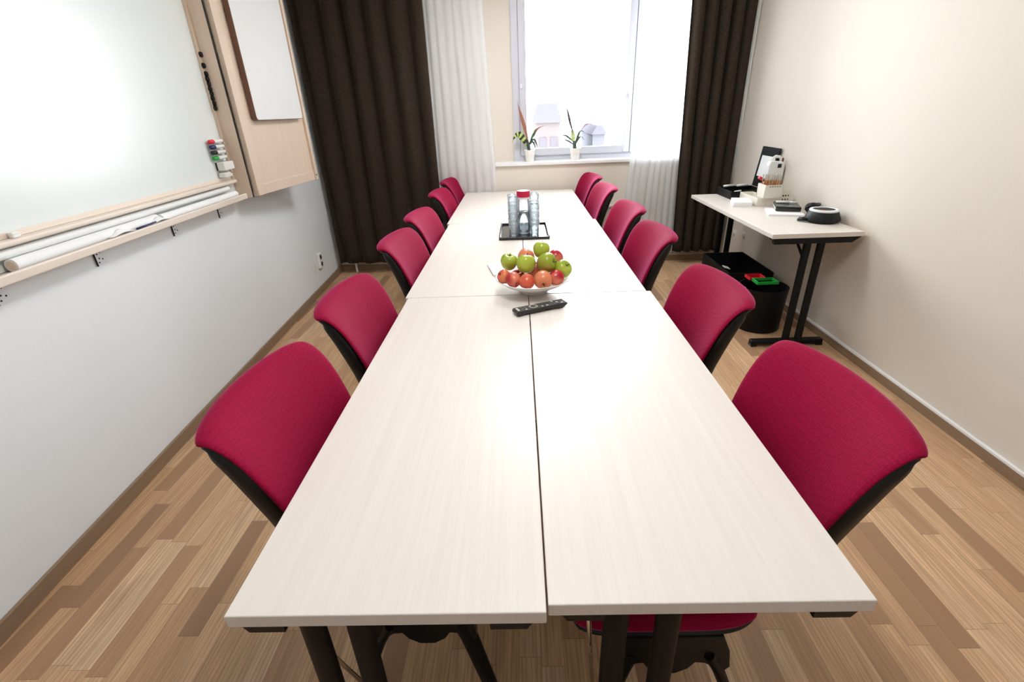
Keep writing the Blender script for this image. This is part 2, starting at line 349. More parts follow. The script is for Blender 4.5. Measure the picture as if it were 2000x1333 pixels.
# ------------------------------------------------------------------ folding tables
def folding_table(x0,x1,y0,y1,label,postx,group=None,z=.74,short=False):
    cx,cy=(x0+x1)/2,(y0+y1)/2; t=thing('folding_table',label,'table',(cx,cy,0),0,group)
    w=(x1-x0)/2; l=(y1-y0)/2; th=.026
    m=MB(); m.bb(-w,w,-l,l,z-th,z); m.build('tabletop',M_TOP,t,bevel=.002)
    for sy in (-1,1):
        yl=sy*(l-.075)
        for sx in ((-1,1) if cx<1 else ()):
            m=MB(); a=sx*w-sx*.004; b=sx*(w-.088)
            m.prism([(a-sx*.018,z-th),(b,z-th),(b,z-th-.014),(a-sx*.026,z-th-.014)],sy*(l-.001),sy*(l-.055),'y'); m.build('corner_block',M_BLACKP,t)
        m=MB(); m.bb(-w+.03,w-.03,yl-.018,yl+.018,z-th-.022,z-th,.003); m.build('cross_rail',M_BLACKM,t)
        if cx>1:
            m=MB(); m.prism([(-w+.012,z-th),(w-.008,z-th),(w-.055,z-th-.034),(-w+.02,z-th-.034)],sy*(l-.004),sy*(l-.03),'y'); m.build('end_rail',M_BLACKM,t)
        for px in postx:
            m=MB(); m.tube([(px-cx,yl,z-th-.02),(px-cx,yl,.03)],.0235,14,flat=.62); m.build('leg',M_BLACKM,t,autos=50)
        m=MB(); m.bb(-w+.03,w-.03,yl-.022,yl+.022,.012,.042,.006); m.build('foot',M_BLACKM,t)
        for sx in (-1,1):
            m=MB(); m.bb(sx*(w-.05)-.02,sx*(w-.05)+.02,yl-.024,yl+.024,0,.013,.003); m.build('foot_pad',M_BLACKP,t)
        m=MB(); m.tube([(postx[0]-cx,yl-sy*.012,z-.17),(postx[0]-cx,yl-sy*.20,z-th)],.008,8); m.build('brace',M_BLACKM,t,smooth=True)
        if z==.74 and cx<1: m=MB(); bx=postx[0]-cx-.058; m.tube([(bx,yl+sy*.01,z-th),(bx+.055,yl-sy*.145,.1)],.005,8); m.build('lock_rod',M_CHROME,t,smooth=True)
    return t
LT=(-.42,-.335); RT=(.128,.222)
folding_table(-.5015,-.0015,0,1.386,'pale wood folding table nearest the camera on the left, beside the nearest left chairs',LT)
folding_table(.0015,.5015,.012,1.388,'pale wood folding table nearest the camera on the right, carrying most of the remote',RT)
folding_table(-.514,-.0155,1.390,2.820,'pale wood folding table left of the seam, between front and window tables, under the napkins',tuple(a-.014 for a in LT))
folding_table(-.0125,.486,1.392,2.822,'pale wood folding table right of the seam, in the middle row under the fruit bowl',tuple(a-.014 for a in RT))
folding_table(-.531,-.0325,2.826,4.196,'pale wood folding table at the window end on the left',tuple(a-.031 for a in LT))
folding_table(-.0295,.469,2.828,4.198,'pale wood folding table at the window end on the right',tuple(a-.031 for a in RT))
folding_table(1.405,1.918,2.235,3.645,'narrow pale side table against the right wall, carrying office supplies',(1.655,1.735))

# ------------------------------------------------------------------ chairs
PROF=[(-.006,.50),(-.003,.56),(.004,.62),(.016,.68),(.031,.73),(.050,.782),(.074,.832),(.104,.869),(.136,.885),(.172,.876)]
def prof(t):
    q=t*(len(PROF)-1); i=min(int(q),len(PROF)-2); f=q-i
    P=[Vector((*PROF[max(0,min(len(PROF)-1,k))],0)) for k in (i-1,i,i+1,i+2)]
    a,b,c,d=P; v=.5*((2*b)+(c-a)*f+(2*a-5*b+4*c-d)*f*f+(3*b-a-3*c+d)*f**3); return v.x,v.y
def back_pt(s,t,off,inset=0):
    # s across -1..1, t up 0..1, off = distance behind the sitting surface
    tm=1-.045*abs(s)**7-(.012 if inset else 0)
    tt=min(1,max(0,t))*tm
    u,z=prof(tt); u2,z2=prof(min(1,tt+.02)); u1,z1=prof(max(0,tt-.02)); d=Vector((u2-u1,z2-z1)).normalized(); n=Vector((d.y,-d.x))   # outward/back normal
    hw=(.196+.036*math.sin(min(1,tt*1.25)*PI/2))-.010*max(0,(tt-.75)/.25)**2-inset
    bow=.046*(1-abs(s)**2.2)
    u+=bow+n.x*off; z+=n.y*off
    return Vector((-(u+.22), s*hw, z))
def make_chair():
    t=thing('conference_chair','','chair')
    ns,nt=17,21
    def grid(o,ins,ofs):
        return [[back_pt(-1+2*i/(ns-1),j/(nt-1),o(-1+2*i/(ns-1),j/(nt-1)) if callable(o) else o,ins) for i in range(ns)] for j in range(nt)]
    edge=lambda s,tt: max(abs(s)**6, (tt)**14, (1-tt)**14)
    f=grid(lambda s,tt: -.006+.010*edge(s,tt),0,0); b=grid(lambda s,tt:.017-.003*edge(s,tt),0,0)
    m=MB(); m.loft(f,b); m.build('backrest_pad',M_FAB,t,smooth=True,sub=1)
    f=grid(lambda s,tt:.012,.003,0); b=grid(lambda s,tt:.020+.050*(1-tt**5)*(1-.45*(1-abs(s)**4)),.004,0)
    m=MB(); m.loft(f,b); m.build('backrest_shell',M_BLACKP,t,smooth=True,sub=1)
    # seat
    def seatgrid(z,ins,dome):
        g=[]
        for i in range(13):
            r=[]
            for j in range(13):
                a=-1+2*i/12; c=-1+2*j/12
                k=(abs(a)**5+abs(c)**5)**.2; k=max(k,1e-6); mx=max(abs(a),abs(c)); sc=mx/k if k>0 else 1
                x=a*sc*(.225-ins)+.01; y=c*sc*(.232-ins); r.append(Vector((x,y,z+dome*(1-mx**2)-(.02*max(0,a)**3))))
            g.append(r)
        return g
    m=MB(); m.loft(seatgrid(.444,.004,.014),seatgrid(.410,0,0)); m.build('seat',M_FAB,t,smooth=True,sub=1)
    m=MB(); m.loft(seatgrid(.409,.0,0),seatgrid(.385,.015,-.012)); m.build('seat_pan',M_BLACKP,t,smooth=True,sub=1)
    m=MB()
    for s in (-.09,.09): m.tube([(-.12,s,.385),(-.20,s,.385),(-.262,s,.42),(-.285,s,.50),(-.290,s,.60),(-.302,s,.68)],.012,10,flat=.7)
    m.build('back_support',M_BLACKM,t,smooth=True)
    for s in (-1,1):
        y0=s*.200; y1=s*.224
        arch=[(-.110,.392),(.100,.392),(.118,.34),(.122,.285),(.108,.262),(.090,.285),(.074,.300),(.058,.302),(.045,.280),(.018,.262),(-.018,.262),(-.045,.280),(-.058,.302),(-.078,.300),(-.100,.285),(-.122,.262),(-.138,.285),(-.130,.34)]
        m=MB(); m.prism(arch,y0,y1,'y'); m.build('side_bracket',M_BLACKP,t,bevel=.003)
        for pts in ([(.085,.33),(.102,.27),(.140,.09),(.158,.004)],[(-.085,.33),(-.115,.27),(-.185,.09),(-.218,.004)]):
            m=MB(); m.tube([(a,(y0+y1)/2+s*q,b) for (a,b),q in zip(pts,(0,0,.004,.006))],[.024,.023,.020,.018],12,flat=.6); m.build('leg',M_BLACKM,t,autos=50)
    m=MB(); m.tube([(0,-.2,.31),(0,.2,.31)],.016,12); m.build('crossbar',M_BLACKM,t,smooth=True)
    return t
chair=make_chair(); first=True
CH=[ # side, y, rot deg, du, label
 ('L',.475,0,0,'crimson chair nearest the camera on the left side, by the bare wall under the whiteboard'),
 ('L',1.082,0,0,'crimson chair second from the camera on the left side of the table'),
 ('L',1.860,3,.004,'pink-lit crimson chair third from the camera on the left, beyond the first cross seam'),
 ('L',2.470,3.5,.008,'pinkish-lit crimson chair fourth from the camera on the left, left of the carafe tray'),
 ('L',3.335,2,.010,'crimson chair before the left brown curtain, second from the window on the left'),
 ('L',3.990,4,.020,'crimson chair closest to the window on the left, before the left sheer curtain'),
 ('R',.400,0,0,'crimson chair nearest the camera on the right side, largest in the picture'),
 ('R',1.068,0,0,'crimson chair on the right side, in front of the black waste bin'),
 ('R',1.852,2,0,'pink-sheened crimson chair third from the camera on the right, level with the fruit bowl'),
 ('R',2.495,3,.010,'crimson chair fourth from the camera on the right, before the right sheer curtain'),
 ('R',3.320,4,.002,'crimson chair second from the window on the right, overlapping the last one'),
 ('R',3.960,6,-.012,'crimson chair closest to the window on the right, below the window board'),
]
for side,y,rot,du,label in CH:
    c=chair if first else copy_tree(chair); first=False
    sg=-1 if side=='L' else 1
    c.location=(sg*(.5-.22+du)-(.0 if y<1.4 else .014*0),y,0)
    base=0 if side=='L' else PI
    c.rotation_euler=(0,0,base-math.radians(rot)*(-1 if side=='L' else 1)*-1*(1 if side=='L' else 1) if side=='L' else base+math.radians(rot)*1)
    c['label']=label; c['category']='chair'; c['group']='crimson chairs around the long table'

# ------------------------------------------------------------------ whiteboard cabinet (left wall frame)
def in_lw(name,label,cat,loc=(0,0,0),group=None):
    t=thing(name,label,cat,(0,0,0),0,group); t.matrix_world=LW@Matrix.Translation(loc); return t
Y0,Y1=.10,2.575; ZB=1.0; ZT=2.3
cab=in_lw('whiteboard_cabinet','birch-framed white magnetic board cabinet with bottom tray, mounted on the left wall','whiteboard')
mb=MB(); mb.bb(.002,.020,Y0,Y1-.02,ZB+.02,ZT); mb.build('writing_surface',M_BRD,cab)
mb=MB(); mb.bb(.002,.112,Y1-.018,Y1,ZB-.002,ZT+.02); mb.build('side_panel',M_BIRCH,cab,bevel=.0015)
mb=MB(); mb.bb(.002,.112,Y0-.018,Y0,ZB-.002,ZT+.02); mb.build('side_panel',M_BIRCH,cab,bevel=.0015)
mb=MB(); mb.bb(.002,.112,Y0,Y1-.018,ZT,ZT+.018); mb.build('top_panel',M_BIRCH,cab)
mb=MB(); mb.bb(.020,.034,Y1-.036,Y1-.018,ZB+.09,ZT); mb.build('corner_batten',M_BIRCH,cab)
# ledge and tray
mb=MB(); mb.bb(.020,.062,Y0,Y1-.055,1.096,1.114,.006); o=mb.build('pen_ledge',M_BIRCHH,cab)
mb=MB(); mb.bb(.020,.026,Y0,Y1-.05,1.114,1.134,.002); mb.build('ledge_lip',M_BIRCHH,cab)
mb=MB(); mb.bb(.002,.088,Y0,Y1-.045,1.006,1.018,.002); mb.bb(.078,.092,Y0,Y1-.040,.998,1.030,.005); mb.build('tray',M_BIRCHH,cab)
mb=MB(); mb.bb(.113,.1145,Y1-.016,Y1-.004,ZB,ZT); mb.build('gap_shade_strip',M_DARK,cab)  # dark strip standing in for the shade in the gap before the door
# rolled paper tubes lying on the tray
def rolled(y0,y1,r,d,z,label,endmat=M_BIRCH):
    t=in_lw('paper_roll',label,'paper roll',(d,y0,z)); m=MB()
    m.tube([(0,0,0),(0,y1-y0,0)],r,24); m.build('rolled_sheet',M_PAPER,t,autos=50)
    m=MB(); m.tube([(0,-.003,0),(0,.05,0)],r*.72,20); m.build('core',endmat,t,autos=50); return t
rolled(.985,1.72,.021,.050,1.0395,'long white paper roll under the whiteboard, its tan core end at the left edge')
rolled(1.74,2.47,.018,.056,1.0365,'white paper roll on the far half of the tray, ending near the birch side panel',M_PAPER)
rolled(.25,2.44,.015,.034,1.0735,'thin white roll lying behind the others against the board',M_PAPER)
# curled paper scraps and a marker on the tray
for i,(y,lab) in enumerate([(1.45,'curled paper scrap on the tray, above the nearer bracket gap'),(1.70,'curled paper scrap on the tray, farther along beside the thin pen')]):
    m=MB(); fr=[]; bk=[]
    for a in range(9):
        tt=a/8; r1=[]; r2=[]
        for b in range(5):
            d=.068+.022*b/4; z=1.033+.020*math.sin(PI*tt)**2*(1-b/6)
            r1.append(Vector((d,-.07+.14*tt,z))); r2.append(Vector((d,-.07+.14*tt,z-.0012)))
        fr.append(r1); bk.append(r2)
    m.loft(fr,bk); o=m.build('paper_scrap',M_PAPER,smooth=True); o.matrix_world=LW@Matrix.Translation((0,y,0)); tag(o,lab,'paper')
m=MB(); m.tube([(0,0,0),(0,.13,.002)],.004,10); o=m.build('thin_pen',M_BLUE,smooth=True); o.matrix_world=LW@Matrix.Translation((.086,1.53,1.0345)); tag(o,'thin dark pen lying on the edge of the whiteboard tray','pen')
# small clip on the ledge
m=MB(); m.bb(0,.016,0,.03,0,.018,.003); m.tube([(.016,.004,.012),(.016,.026,.012)],.0015,8); o=m.build('board_clip',M_PLW); o.matrix_world=LW@Matrix.Translation((.030,1.04,1.1145)); tag(o,'tiny white clip on the ledge of the board, near its left end','clip')
# perforated hanging plates under the cabinet
for y,lab in [(.955,'perforated steel wall bracket under the cabinet, cut by the left picture edge'),(1.385,'perforated steel bracket under the tray, second from the left picture edge'),(1.90,'perforated steel bracket below the middle of the tray, third from the left'),(2.345,'perforated steel bracket under the cabinet, closest to the birch side panel')]:
    t=in_lw('wall_bracket',lab,'bracket',(0,y,.925),group='steel brackets below the whiteboard cabinet')
    m=MB(); m.bb(.001,.004,-.022,.028,0,.078); m.build('plate',M_STEEL,t,bevel=.0008)
    m=MB()
    for a,b in ((-.008,.065),(.008,.050),(-.008,.045),(-.004,.028),(.012,.022),(-.010,.012)): m.lathe([(0,0),(.0032,0),(.0032,.001),(0,.001)],(.004,a,b),10,Matrix.Rotation(PI/2,3,'Y'))
    m.build('screw_holes',M_DARK,t)
    m=MB(); m.bb(.001,.007,-.0245,-.0222,0,.078); m.build('folded_edge',M_DARK,t)
# magnets
zs=[1.765,1.712]+[1.672-.0245*i for i in range(8)]
mg=None
for i,z in enumerate(zs):
    m=MB(); 
    if mg is None:
        m.lathe([(0,0),(.0135,0),(.0135,.008),(.0115,.012),(0,.012)],(0,0,0),20,Matrix.Rotation(PI/2,3,'Y')); mg=m.build('board_magnet',M_BLACKP,autos=40); o=mg
    else: o=link(mg.copy())
    o.matrix_world=LW@Matrix.Translation((.0345,Y1-.027-(.003 if i%2 else 0),z))
    tag(o,['topmost round black magnet of the column by the birch panel','second black magnet from the top of the column, standing slightly apart'][i] if i<2 else 'round black board magnet, %s from the top of the column by the birch panel'%['third','fourth','fifth','sixth','seventh','eighth','ninth','tenth'][i-2],'magnet','black magnets in a column on the whiteboard')
# pens in holder
PZ=[(1.330,M_RED,'red'),(1.302,M_BLUE,'navy blue'),(1.273,M_DARK,'black'),(1.244,M_GREEN,'green')]
for z,cm,cn in PZ:
    t=in_lw('whiteboard_marker','white marker with %s cap in the holder on the whiteboard'%cn,'marker',(.040,2.378,z),group='markers on the whiteboard')
    m=MB(); m.tube([(0,.035,0),(0,.135,0)],.0095,16); m.build('barrel',M_WHITE,t,autos=50)
    m=MB(); m.lathe([(0,0),(.007,0),(.0112,.006),(.0112,.044),(0,.044)],(0,-.006,0),16,Matrix.Rotation(-PI/2,3,'X')); m.build('cap',cm,t,autos=50)
    m=MB(); m.tube([(0,.135,0),(0,.142,0)],.0085,14); m.build('end_plug',M_DARK,t,autos=50)
t=in_lw('marker_holder','white plastic marker holder stuck on the board below the coloured pens','holder',(.0205,2.443,1.232))
m=MB(); m.bb(0,.006,0,.05,0,.112,.001); m.build('back_plate',M_PLW,t)
for z,_,_ in PZ:
    m=MB(); m.bb(.006,.030,.01,.045,z-1.232-.0145,z-1.232-.0115); m.build('shelf_clip',M_PLW,t)
t=in_lw('board_eraser','white block eraser with dark felt on the board, below the green marker','eraser',(.0206,2.405,1.175))
m=MB(); m.bb(0.008,.050,0,.115,0,.045,.005); m.build('body',M_PLW,t)
m=MB(); m.bb(0,.008,.003,.112,.002,.043); m.build('felt',M_DARK,t)
m=MB(); m.bb(0,.036,0,.075,0,.026,.004); m.bb(.004,.030,.078,.10,0,.016,.003); o=m.build('magnet_box',M_PLW); o.matrix_world=LW@Matrix.Translation((.0265,2.40,1.1375)); tag(o,'small white box on the ledge under the eraser','box')
# open door
A=Vector((-1.657,2.582)); B=Vector((-1.590,3.372)); dv=(B-A); Ld=dv.length; ang=math.atan2(dv.y,dv.x)-PI/2
door=thing('cabinet_door','open birch cabinet door right of the whiteboard, reaching the brown curtain','door',(A.x,A.y,0),ang)
m=MB(); m.bb(-.020,-.002,0,Ld,ZB+.004,ZT+.02); m.build('door_panel',M_BIRCH,door,bevel=.001)
m=MB(); m.bb(-.002,.010,0,.062,ZB+.004,ZT+.02); m.build('door_stile',M_BIRCH,door,bevel=.002)
m=MB(); m.bb(-.002,.016,Ld-.030,Ld,ZB+.004,ZT+.02); m.build('door_stile',M_BIRCH,door,bevel=.003)
m=MB(); m.bb(-.002,.004,.062,Ld-.03,ZB+.004,ZB+.065); m.build('bottom_rail',M_BIRCH,door,bevel=.002)
m=MB(); m.lathe([(0,0),(.006,0),(.006,.002),(0,.002)],(.016,Ld-.05+.028,ZB+.038),14,Matrix.Rotation(PI/2,3,'Y')); m.build('screw_cap',M_DARK,door)
m=MB(); y0,y1=.128,.700
m.prism([(y0,1.445),(y0+.006,1.432),(y0+.02,1.428),(y1-.02,1.428),(y1-.005,1.434),(y1,1.448),(y1,ZT),(y0,ZT)],.004,.036,'x'); core=m.build('screen_board',M_WALNUT,door,bevel=.002)
m=MB(); m.prism([(y0+.003,1.447),(y0+.009,1.435),(y0+.022,1.431),(y1-.022,1.431),(y1-.008,1.437),(y1-.003,1.450),(y1-.003,ZT-.004),(y0+.003,ZT-.004)],.0362,.0385,'x'); m.build('screen_sheet',M_WHITE,core)

# wall sockets
def socket(loc,rz,label,kind='double'):
    t=thing('power_socket',label,'socket',loc,rz)
    if kind=='double':
        m=MB(); m.bb(0,.026,-.040,.040,-.065,.065,.006); m.build('housing',M_PLW,t)
        for k in (-.03,.03):
            m=MB(); m.lathe([(0,0),(.019,0),(.021,.003),(.0,.003)],(.0245,0,k),20,Matrix.Rotation(PI/2,3,'Y')); m.build('outlet',M_DARK,t)
    else:
        m=MB(); m.lathe([(0,.004),(.034,.004),(.040,.001),(.040,0)],(0,0,0),28,Matrix.Rotation(PI/2,3,'Y')); m.build('cover_plate',M_PLW,t,autos=40)
        if kind=='round':
            m=MB(); m.lathe([(0,.012),(.018,.012),(.023,.004),(.023,0)],(.003,0,0),24,Matrix.Rotation(PI/2,3,'Y')); m.build('outlet',M_CREAM,t,autos=40)
    return t
socket((lwx(3.68)+.0015,3.68,.275),AL,'cream double socket on the left wall near the brown curtain')
socket((lwx(3.60)+.0015,3.56,.235),AL,'flush round blank cover beside the double socket on the left wall','flat')
socket((XR-.001,3.93,.33),PI,'round socket low on the right wall under the side table, nearer the curtain','round')
socket((XR-.001,3.74,.355),PI,'round socket low on the right wall under the side table, farther from the curtain','round')

# ------------------------------------------------------------------ plants
def leafmat(name,a,b,sc,tip=None):
    m=mat(name,a,.45); L=m.node_tree.links; tc=N(m,'ShaderNodeTexCoord'); sp=N(m,'ShaderNodeSeparateXYZ'); L.new(tc.outputs['UV'],sp.inputs[0])
    wob=noise(m,14,(1,1,1),2,'UV'); q=math_n(m,'ADD',math_n(m,'MULTIPLY',sp.outputs[1],sc),math_n(m,'MULTIPLY',wob,.5)); fr=math_n(m,'FRACT',q)
    c=mix(m,math_n(m,'LESS_THAN',fr,.5),a,b)
    if tip: c=mix(m,ramp(m,sp.outputs[1],[(.5,(0,0,0)),(.75,(1,1,1))]),c,tip)
    setc(m,c); return m
M_LFS=leafmat('striped_leaf',(.50,.60,.17),(.012,.03,.014),6); M_LFR=leafmat('rusty_leaf',(.10,.16,.08),(.05,.09,.05),5,(.42,.17,.10))
M_LFG=leafmat('dark_leaf',(.10,.16,.10),(.04,.06,.05),6); M_LFL=leafmat('lime_leaf',(.62,.74,.30),(.50,.64,.24),4,(.10,.07,.06)); M_BROWNLF=mat('brown_leaf',(.36,.14,.09),.6)
def leaf(parent,pts,wid,mt,fold=.25):
    pts=[Vector(p) for p in pts]; n=14; P=[]
    for i in range(n+1):
        q=i/n*(len(pts)-1); a=min(int(q),len(pts)-2); f=q-a
        g=[pts[max(0,min(len(pts)-1,k))] for k in (a-1,a,a+1,a+2)]
        P.append(.5*((2*g[1])+(g[2]-g[0])*f+(2*g[0]-5*g[1]+4*g[2]-g[3])*f*f+(3*g[1]-g[0]-3*g[2]+g[3])*f**3))
    m=MB(); vs=[]; uv=[]; fs=[]
    for i,p in enumerate(P):
        d=(P[min(i+1,n)]-P[max(i-1,0)]).normalized(); side=d.cross(Vector((0,-1,.25))).normalized(); nn=side.cross(d).normalized()
        t=i/n; w=wid*(.45+.75*math.sin(min(1,t*1.15)*PI))*(1-t**4) if t<1 else .0005
        w=max(w,.0006)
        for k,s in enumerate((-1,0,1)):
            vs.append(p+side*w*s*.5-nn*abs(s)*w*fold*-.5); uv.append((.5+s*.5,t))
        for k,s in enumerate((1,0,-1)):
            vs.append(p+side*w*s*.5+nn*abs(s)*w*fold*.5-nn*.0008); uv.append((.5+s*.5,t))
    for i in range(n):
        for k in range(6):
            a=i*6+k; b=i*6+(k+1)%6; fs.append((a,b,b+6,a+6))
    fs.append((0,1,2,3,4,5)); m.add(vs,fs,uv); return m.build('leaf',mt,parent,smooth=True)
def pot(parent):
    m=MB(); m.lathe([(0,0),(.036,0),(.038,.004),(.050,.098),(.050,.102),(.046,.102),(.043,.092),(.034,.010),(0,.010)],(0,0,0),32); m.build('pot',M_PORC,parent,autos=40)
    m=MB(); m.lathe([(0,.088),(.0415,.084)],(0,0,0),24); m.build('soil',M_DARK,parent)
PY=4.315
p1=thing('potted_plant','left potted plant on the window board, one drooping zebra-striped leaf and a tall rusty leaf','plant',(.080,PY,SZ+.002))
pot(p1)
m=MB(); m.tube([(-.006,0,.085),(-.008,0,.125),(-.016,0,.175)],[.012,.018,.012],12); m.build('stem',M_LFG,p1,smooth=True)
leaf(p1,[(-.015,0,.14),(-.055,-.005,.195),(-.095,-.01,.235),(-.130,-.012,.225),(-.165,-.014,.175)],.052,M_LFS,.1)
leaf(p1,[(-.012,0,.17),(-.035,0,.27),(-.062,0,.36),(-.085,0,.44),(-.102,0,.505)],.026,M_BROWNLF,.2)
leaf(p1,[(.0,0,.15),(.03,0,.22),(.07,0,.275),(.135,0,.305)],.022,M_LFR,.2)
for a,b,c in ((.045,.14,.10),(.03,.17,.15),(.06,.16,.11)): leaf(p1,[(-.002,-.005,.14),(a*.6,-.01,b+.03),(a,-.012,b),(a+.015,-.014,c)],.016,M_LFG)
p2=thing('potted_plant','right potted plant on the window board, with a lime sheath and thin dark leaves','plant',(.505,PY,SZ+.002))
pot(p2)
m=MB(); m.tube([(-.004,0,.085),(-.006,0,.12),(-.010,0,.165)],[.012,.019,.016],12); m.build('stem',M_LFG,p2,smooth=True)
leaf(p2,[(-.012,-.006,.16),(-.022,-.006,.20),(-.030,-.006,.245),(-.036,-.006,.285)],.034,M_LFL,.1)
leaf(p2,[(-.030,-.002,.25),(-.055,0,.33),(-.075,0,.41),(-.112,0,.49)],.019,mat('umber_leaf',(.08,.05,.045),.6),.2)
for pts,wd in (([(-.012,0,.15),(-.05,0,.185),(-.10,0,.215),(-.145,0,.205)],.017),([(-.012,0,.13),(-.05,0,.155),(-.09,0,.175),(-.115,0,.18)],.015),
  ([(.0,0,.15),(.02,0,.20),(.045,0,.245),(.085,0,.235)],.019),([(.0,0,.13),(.025,0,.175),(.05,0,.20),(.085,0,.165)],.015),([(.03,0,.22),(.07,0,.28),(.12,0,.305),(.160,0,.285)],.0068)): leaf(p2,pts,wd,M_LFG if wd>.007 else M_BROWNLF)

# ------------------------------------------------------------------ things on the long table
TZ=.7402
# tray
t=thing('serving_tray','shiny black rectangular tray under the carafe and glasses','tray',(-.004,2.51,TZ))
m=MB(); m.bb(-.135,.135,-.185,.185,0,.006,.002); m.build('base',mat('black_lacquer',(.01,.01,.012),.12),t)
m=MB()
for a in ((-.150,-.132,-.20,.20),(.132,.150,-.20,.20)):
    m.prism([(a[0] if a[0]>0 else a[1],.002),(a[0]+(.010 if a[0]>0 else -.0),.020),(a[1]+(.0 if a[0]>0 else -.010),.020),(a[1] if a[0]>0 else a[0]+.014,.002)],-.195,.195,'y')
m.bb(-.150,.150,-.205,-.190,.001,.016,.004); m.bb(-.150,.150,.190,.205,.001,.016,.004); m.build('rim',mat('black_lacquer_rim',(.012,.012,.014),.15),t,bevel=.001)
# carafe
t=thing('water_carafe','clear glass water carafe with crimson lid, standing on the black tray','carafe',(-.004,2.46,TZ+.0062))
m=MB(); m.lathe([(0,.004),(.036,0),(.040,.004),(.041,.09),(.040,.16),(.036,.185),(.036,.204)],(0,0,0),40); m.build('glass_body',M_GLASS,t,smooth=True)
m=MB(); m.lathe([(0,.009),(.0365,.009),(.0375,.05),(.0375,.13),(0,.13)],(0,0,0),32); m.build('water',glass_thin('water',(.93,.97,.98),.1),t,smooth=True)
m=MB(); m.lathe([(0,.205),(.0385,.205),(.0385,.215),(0,.215)],(0,0,0),32); m.build('collar',M_WHITE,t,autos=40)
m=MB(); m.lathe([(0,.2155),(.039,.2155),(.040,.219),(.040,.246),(.038,.250),(0,.250)],(0,0,0),32); m.build('lid',mat('crimson_plastic',(.62,.005,.06),.3),t,autos=40)
m=MB(); m.lathe([(0,.2502),(.036,.2502),(.036,.2512),(0,.2512)],(0,0,0),32); m.build('lid_disc',mat('pink_plastic',(.85,.45,.45),.4),t)
# glasses: stacks of tumblers
gl=None
def tumbler():
    m=MB(); m.lathe([(0,.004),(.022,0),(.025,.004),(.0245,.018),(.027,.026),(.0265,.046),(.029,.054),(.031,.085),(.0295,.085)],(0,0,0),28)
    return m.build('water_glass',M_GLASS,smooth=True)
STK=[(-.062,2.395,4,'front left'),(-.066,2.50,4,'back left'),(.064,2.415,3,'front right'),(.066,2.52,4,'back right')]
for x,y,n,wh in STK:
    for k in range(n):
        if gl is None: gl=tumbler(); o=gl
        else: o=link(gl.copy())
        o.location=(x-.004,y,TZ+.0065+k*.047)
        tag(o,'clear water glass, %s of the %s stack on the black tray'%(['lowest','second from bottom','third from bottom','topmost'][k] if not (n==3 and k==2) else 'topmost',wh),'glass','stacked water glasses on the tray')
# napkins
m=MB()
for k in range(3): m.box((random.uniform(-.006,.006),random.uniform(-.006,.006),.0015+k*.0028),(.175,.175,.0025),Matrix.Rotation(random.uniform(-.04,.04),3,'Z'),.0012)
o=m.build('paper_napkins',M_PAPER); o.location=(-.085,1.745,TZ); o.rotation_euler=(0,0,.25); tag(o,'small pile of white paper napkins behind the fruit bowl','napkins')
# bowl
BX,BY=.022,1.425
m=MB(); m.lathe([(0,0),(.058,0),(.060,.003),(.062,.010),(.085,.022),(.125,.042),(.157,.064),(.158,.0665),(.155,.067),(.122,.047),(.080,.027),(.05,.017),(0,.015)],(0,0,0),56)
o=m.build('fruit_bowl',M_PORC,smooth=True); o.location=(BX,BY,TZ); tag(o,'white porcelain bowl filled with apples in the middle of the table','bowl')
def applemat(name,a,b,bias):
    m=mat(name,a,.28); n=noise(m,9,(1,1,.6),2); n2=noise(m,60,(1,1,.2),2)
    L=m.node_tree.links; x=math_n(m,'ADD',math_n(m,'MULTIPLY',n,1.0),math_n(m,'MULTIPLY',n2,.12))
    setc(m,ramp(m,x,[(bias,a),(bias+.16,b)])); return m
AG=[applemat('green_apple_skin',(.27,.37,.008),(.42,.50,.05),.45),applemat('green_apple_dull_skin',(.30,.36,.02),(.42,.28,.08),.62)]
AR=[applemat('salmon_apple_skin',(.68,.11,.05),(.72,.22,.09),.5),applemat('red_apple_skin',(.45,.004,.02),(.75,.22,.12),.56),applemat('peach_apple_skin',(.72,.22,.10),(.65,.32,.11),.58)]
M_STALK=mat('apple_stalk',(.06,.04,.02),.8)
aprof=[(0,-.70),(.10,-.74),(.25,-.86),(.40,-.90),(.62,-.80),(.84,-.50),(.97,-.10),(1.0,.20),(.93,.52),(.75,.77),(.50,.88),(.28,.86),(.14,.76),(.05,.62),(0,.58)]
def apple(x,y,z,r,mt,rot,label):
    t=thing('apple',label,'apple',(x,y,z)); t.rotation_euler=rot; t['group']='apples in the bowl'
    m=MB(); m.lathe([(a*r,b*r) for a,b in aprof],(0,0,0),28); m.build('flesh',mt,t,smooth=True,sub=1)
    m=MB(); m.tube([(0,0,.55*r),(.02*r,0,.8*r),(.10*r,.03*r,1.08*r)],[.05*r,.04*r,.06*r],8); m.build('stalk',M_STALK,t,smooth=True)
    m=MB(); m.lathe([(0,-.69*r),(.09*r,-.70*r),(.05*r,-.78*r),(0,-.74*r)],(0,0,0),8); m.build('calyx',M_STALK,t); return t
